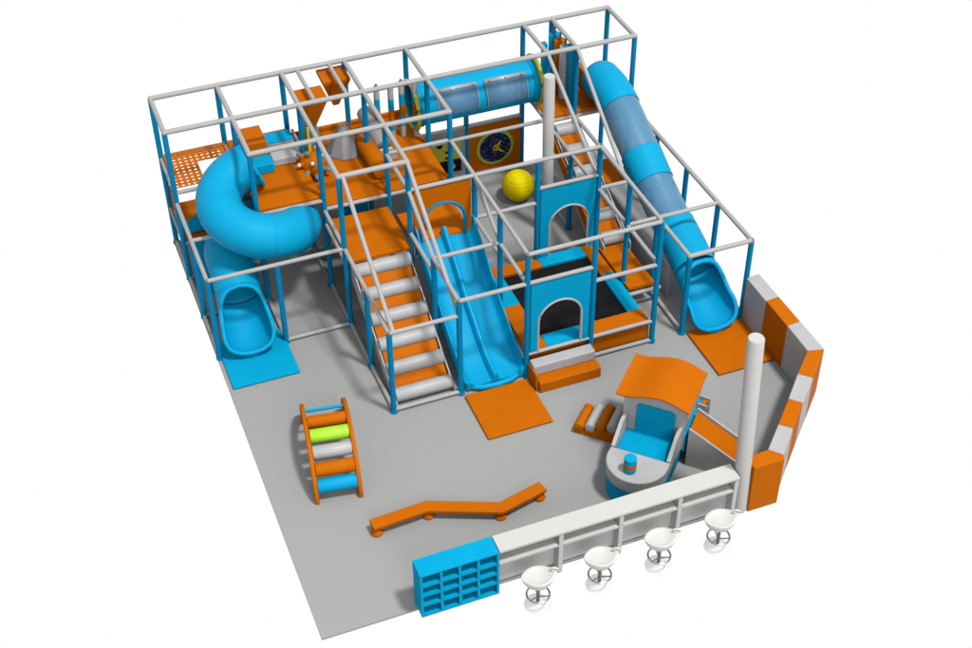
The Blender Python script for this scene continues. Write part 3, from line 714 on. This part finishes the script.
# ---------------------------------------------------------------- play boat
BC = Vector((5.16, 6.90)); F = Vector((-.70, .714)); TT = Vector((.714, .70))
def bt(f, t): q = BC+F*f+TT*t; return (q.x, q.y)
def bt3(f, t, z): q = BC+F*f+TT*t; return (q.x, q.y, z)
boat = thing('play_boat', 'grey and blue foam play boat with wavy orange roof over its cabin', 'play boat', P(BC.x, BC.y, 0))
def U(f0, f1, r, n=20): return [(f0, -r-.02)]+[(f1+r*.98*math.sin(math.pi*i/n), -.025-r*math.cos(math.pi*i/n)) for i in range(n+1)]+[(f0, r-.02)]
FC = .93; RB = .405
bm = B()
def ushell(bm, f0, f1, r0, z0, r1, z1):
    a = [bm.verts.new(P(*bt3(f, t, z0))) for f, t in U(f0, f1, r0)]; b_ = [bm.verts.new(P(*bt3(f, t, z1))) for f, t in U(f0, f1, r1)]
    n = len(a); bm.faces.new(a); bm.faces.new(b_[::-1])
    for i in range(n): bm.faces.new((a[i], a[(i+1) % n], b_[(i+1) % n], b_[i]))
obj('hull', (ushell(bm, -.40, FC, RB-.02, 0, RB-.006, .30), bm)[1], M_BLUE, boat)
bm = B(); ushell(bm, .81, FC, RB-.006, .302, RB+.004, .52); obj('bow_deck', bm, M_GRY, boat, bevel=.02)
# raised sides rising to the cabin
for s in (-1, 1):
    bm = B()
    pts = [bt3(-.38, s*(RB-.002)-.022, .302), bt3(.808, s*(RB-.002)-.022, .302), bt3(.808, s*(RB-.002)-.022, .535), bt3(.50, s*(RB-.002)-.022, .70), bt3(-.38, s*(RB-.002)-.022, .70)]
    slab(bm, pts, (TT.x*-.05*s, TT.y*-.05*s, 0)); obj('side_wall', bm, M_GRY, boat)
bm = B(); poly_prism(bm, [bt(.30, -.372), bt(.808, -.372), bt(.808, .328), bt(.30, .328)], .302, .42); obj('seat', bm, M_BLUE, boat, bevel=.01)
def wave(t):
    u = (t+.53)/1.0
    return 1.09+.105*math.sin(math.pi*u)**1.5+.03*math.sin(2*math.pi*u)*-1+.02*math.exp(-u*12)
# cabin walls
def cabin_wall(f0, f1, z0):
    bm = B(); tt = [-.44+.84*i/12 for i in range(13)]
    pts = [bt3(f0, t, wave(t)-.035) for t in tt]+[bt3(f0, .40, z0), bt3(f0, -.44, z0)]
    slab(bm, pts, (F.x*(f1-f0), F.y*(f1-f0), 0)); return bm
obj('cabin_front', cabin_wall(.27, .31, .30), M_GRY, boat); obj('cabin_back', cabin_wall(-.38, -.34, .24), M_GRY, boat)
def rrect(t0, t1, z0, z1, r, n=5):
    out = []
    for cx_, cz_, a0 in ((t1-r, z1-r, 0), (t0+r, z1-r, 90), (t0+r*.2, z0+r*.2, 180), (t1-r*.2, z0+r*.2, 270)):
        rr = r if a0 < 180 else r*.2
        for i in range(n+1):
            a = math.radians(a0+90*i/n); out.append((cx_+rr*math.cos(a), cz_+rr*math.sin(a)))
    return out
obj('back_pad', slab(B(), [bt3(.312, t, z_) for t, z_ in rrect(-.25, .27, .34, .93, .06)], (F.x*.02, F.y*.02, 0)), M_BLUE, boat)
obj('cabin_side', slab(B(), [bt3(-.338, -.43, .24), bt3(.268, -.43, .24), bt3(.268, -.43, 1.04), bt3(.10, -.43, 1.04), bt3(.10, -.43, .5), bt3(-.338, -.43, .5)], (TT.x*.04, TT.y*.04, 0)), M_GRY, boat)
obj('cabin_side', slab(B(), [bt3(-.338, .43, .8), bt3(.268, .43, .8), bt3(.268, .43, 1.02), bt3(-.338, .43, 1.02)], (-TT.x*.04, -TT.y*.04, 0)), M_GRY, boat)
obj('cabin_floor', poly_prism(B(), [bt(-.335, -.385), bt(.268, -.385), bt(.268, .425), bt(-.335, .425)], .24, .50), M_BLUE, boat)
bm = B(); rows = []
for f in (-.42, .42):
    up_, dn = [], []
    for i in range(25):
        t = -.53+1.0*i/24; zz = wave(t); up_.append(bm.verts.new(P(*bt3(f, t, zz+.0)))); dn.append(bm.verts.new(P(*bt3(f, t, zz-.032))))
    rows.append((up_, dn))
for i in range(24):
    for q in (0, 1): bm.faces.new((rows[0][q][i], rows[0][q][i+1], rows[1][q][i+1], rows[1][q][i]))
    for r_ in rows: bm.faces.new((r_[0][i], r_[0][i+1], r_[1][i+1], r_[1][i]))
for i in (0, 24): bm.faces.new((rows[0][0][i], rows[1][0][i], rows[1][1][i], rows[0][1][i]))
obj('roof', bm, M_ORG, boat, smooth=40, bevel=.01)
# funnel on the bow deck
fu = obj('funnel', cyl(B(), bt3(1.14, -.06, .522), bt3(1.14, -.06, .76), .082, 28), M_BLUE, boat, bevel=.008)
obj('funnel_band', cyl(B(), bt3(1.14, -.06, .60), bt3(1.14, -.06, .67), .085, 28), M_ORG, fu)
# ramp on the starboard side
rp = thing('boat_ramp', 'short orange slide ramp with grey sides leaning on the boat near the column', 'ramp', P(*bt3(0, .8, 0)))
def rz(t): return .68-(t-.46)/.78*.42
ra, rb_ = .46, 1.24
obj('ramp_pad', slab(B(), [bt3(-.13, ra, rz(ra)-.05), bt3(.25, ra, rz(ra)-.05), bt3(.25, rb_, rz(rb_)-.05), bt3(-.13, rb_, rz(rb_)-.05)], (0, 0, -.05)), M_ORG, rp)
for f, w in ((.252, .025), (-.162, .03)):
    obj('ramp_side', slab(B(), [bt3(f, ra, 0), bt3(f, rb_, 0), bt3(f, rb_, rz(rb_)), bt3(f, ra, rz(ra))], (F.x*w, F.y*w, 0)), M_GRY, rp)
# roller ramp on the port side
rr_ = thing('roller_ramp', 'low orange wedge with four orange and grey rollers left of the boat', 'ramp', P(*bt3(0, -.85, 0)))
obj('wedge', slab(B(), [bt3(.27, -1.13, 0), bt3(.27, -.50, 0), bt3(.27, -.50, .24), bt3(.27, -1.13, .05)], (-F.x*.42, -F.y*.42, 0)), M_ORG, rr_)
for i, m in enumerate((M_ORG, M_ROLL, M_ORG, M_ROLL)):
    t = -1.06+.155*i; z_ = .12+.05*i
    a, b_ = bt3(.28, t, z_), bt3(-.17, t, z_); obj('roller', rcyl(B(), a, b_, .072, 20), m, rr_)
# small climbing rack on the far side
cr = thing('side_rack', 'small blue and orange foam steps beside the far side of the boat cabin', 'steps', P(*bt3(-.55, .45, 0)))
obj('step', poly_prism(B(), [bt(-.58, .30), bt(-.45, .30), bt(-.45, .42), bt(-.58, .42)], 0, .44), M_BLUE, cr, bevel=.01)
obj('step', poly_prism(B(), [bt(-.58, .422), bt(-.45, .422), bt(-.45, .48), bt(-.58, .48)], 0, .46), M_ORG, cr, bevel=.01)
for f in (-.605, -.445): obj('side', slab(B(), [bt3(f, .30, 0), bt3(f, .52, 0), bt3(f, .52, .48), bt3(f, .30, .50)], (F.x*.02, F.y*.02, 0)), M_GRY, cr)
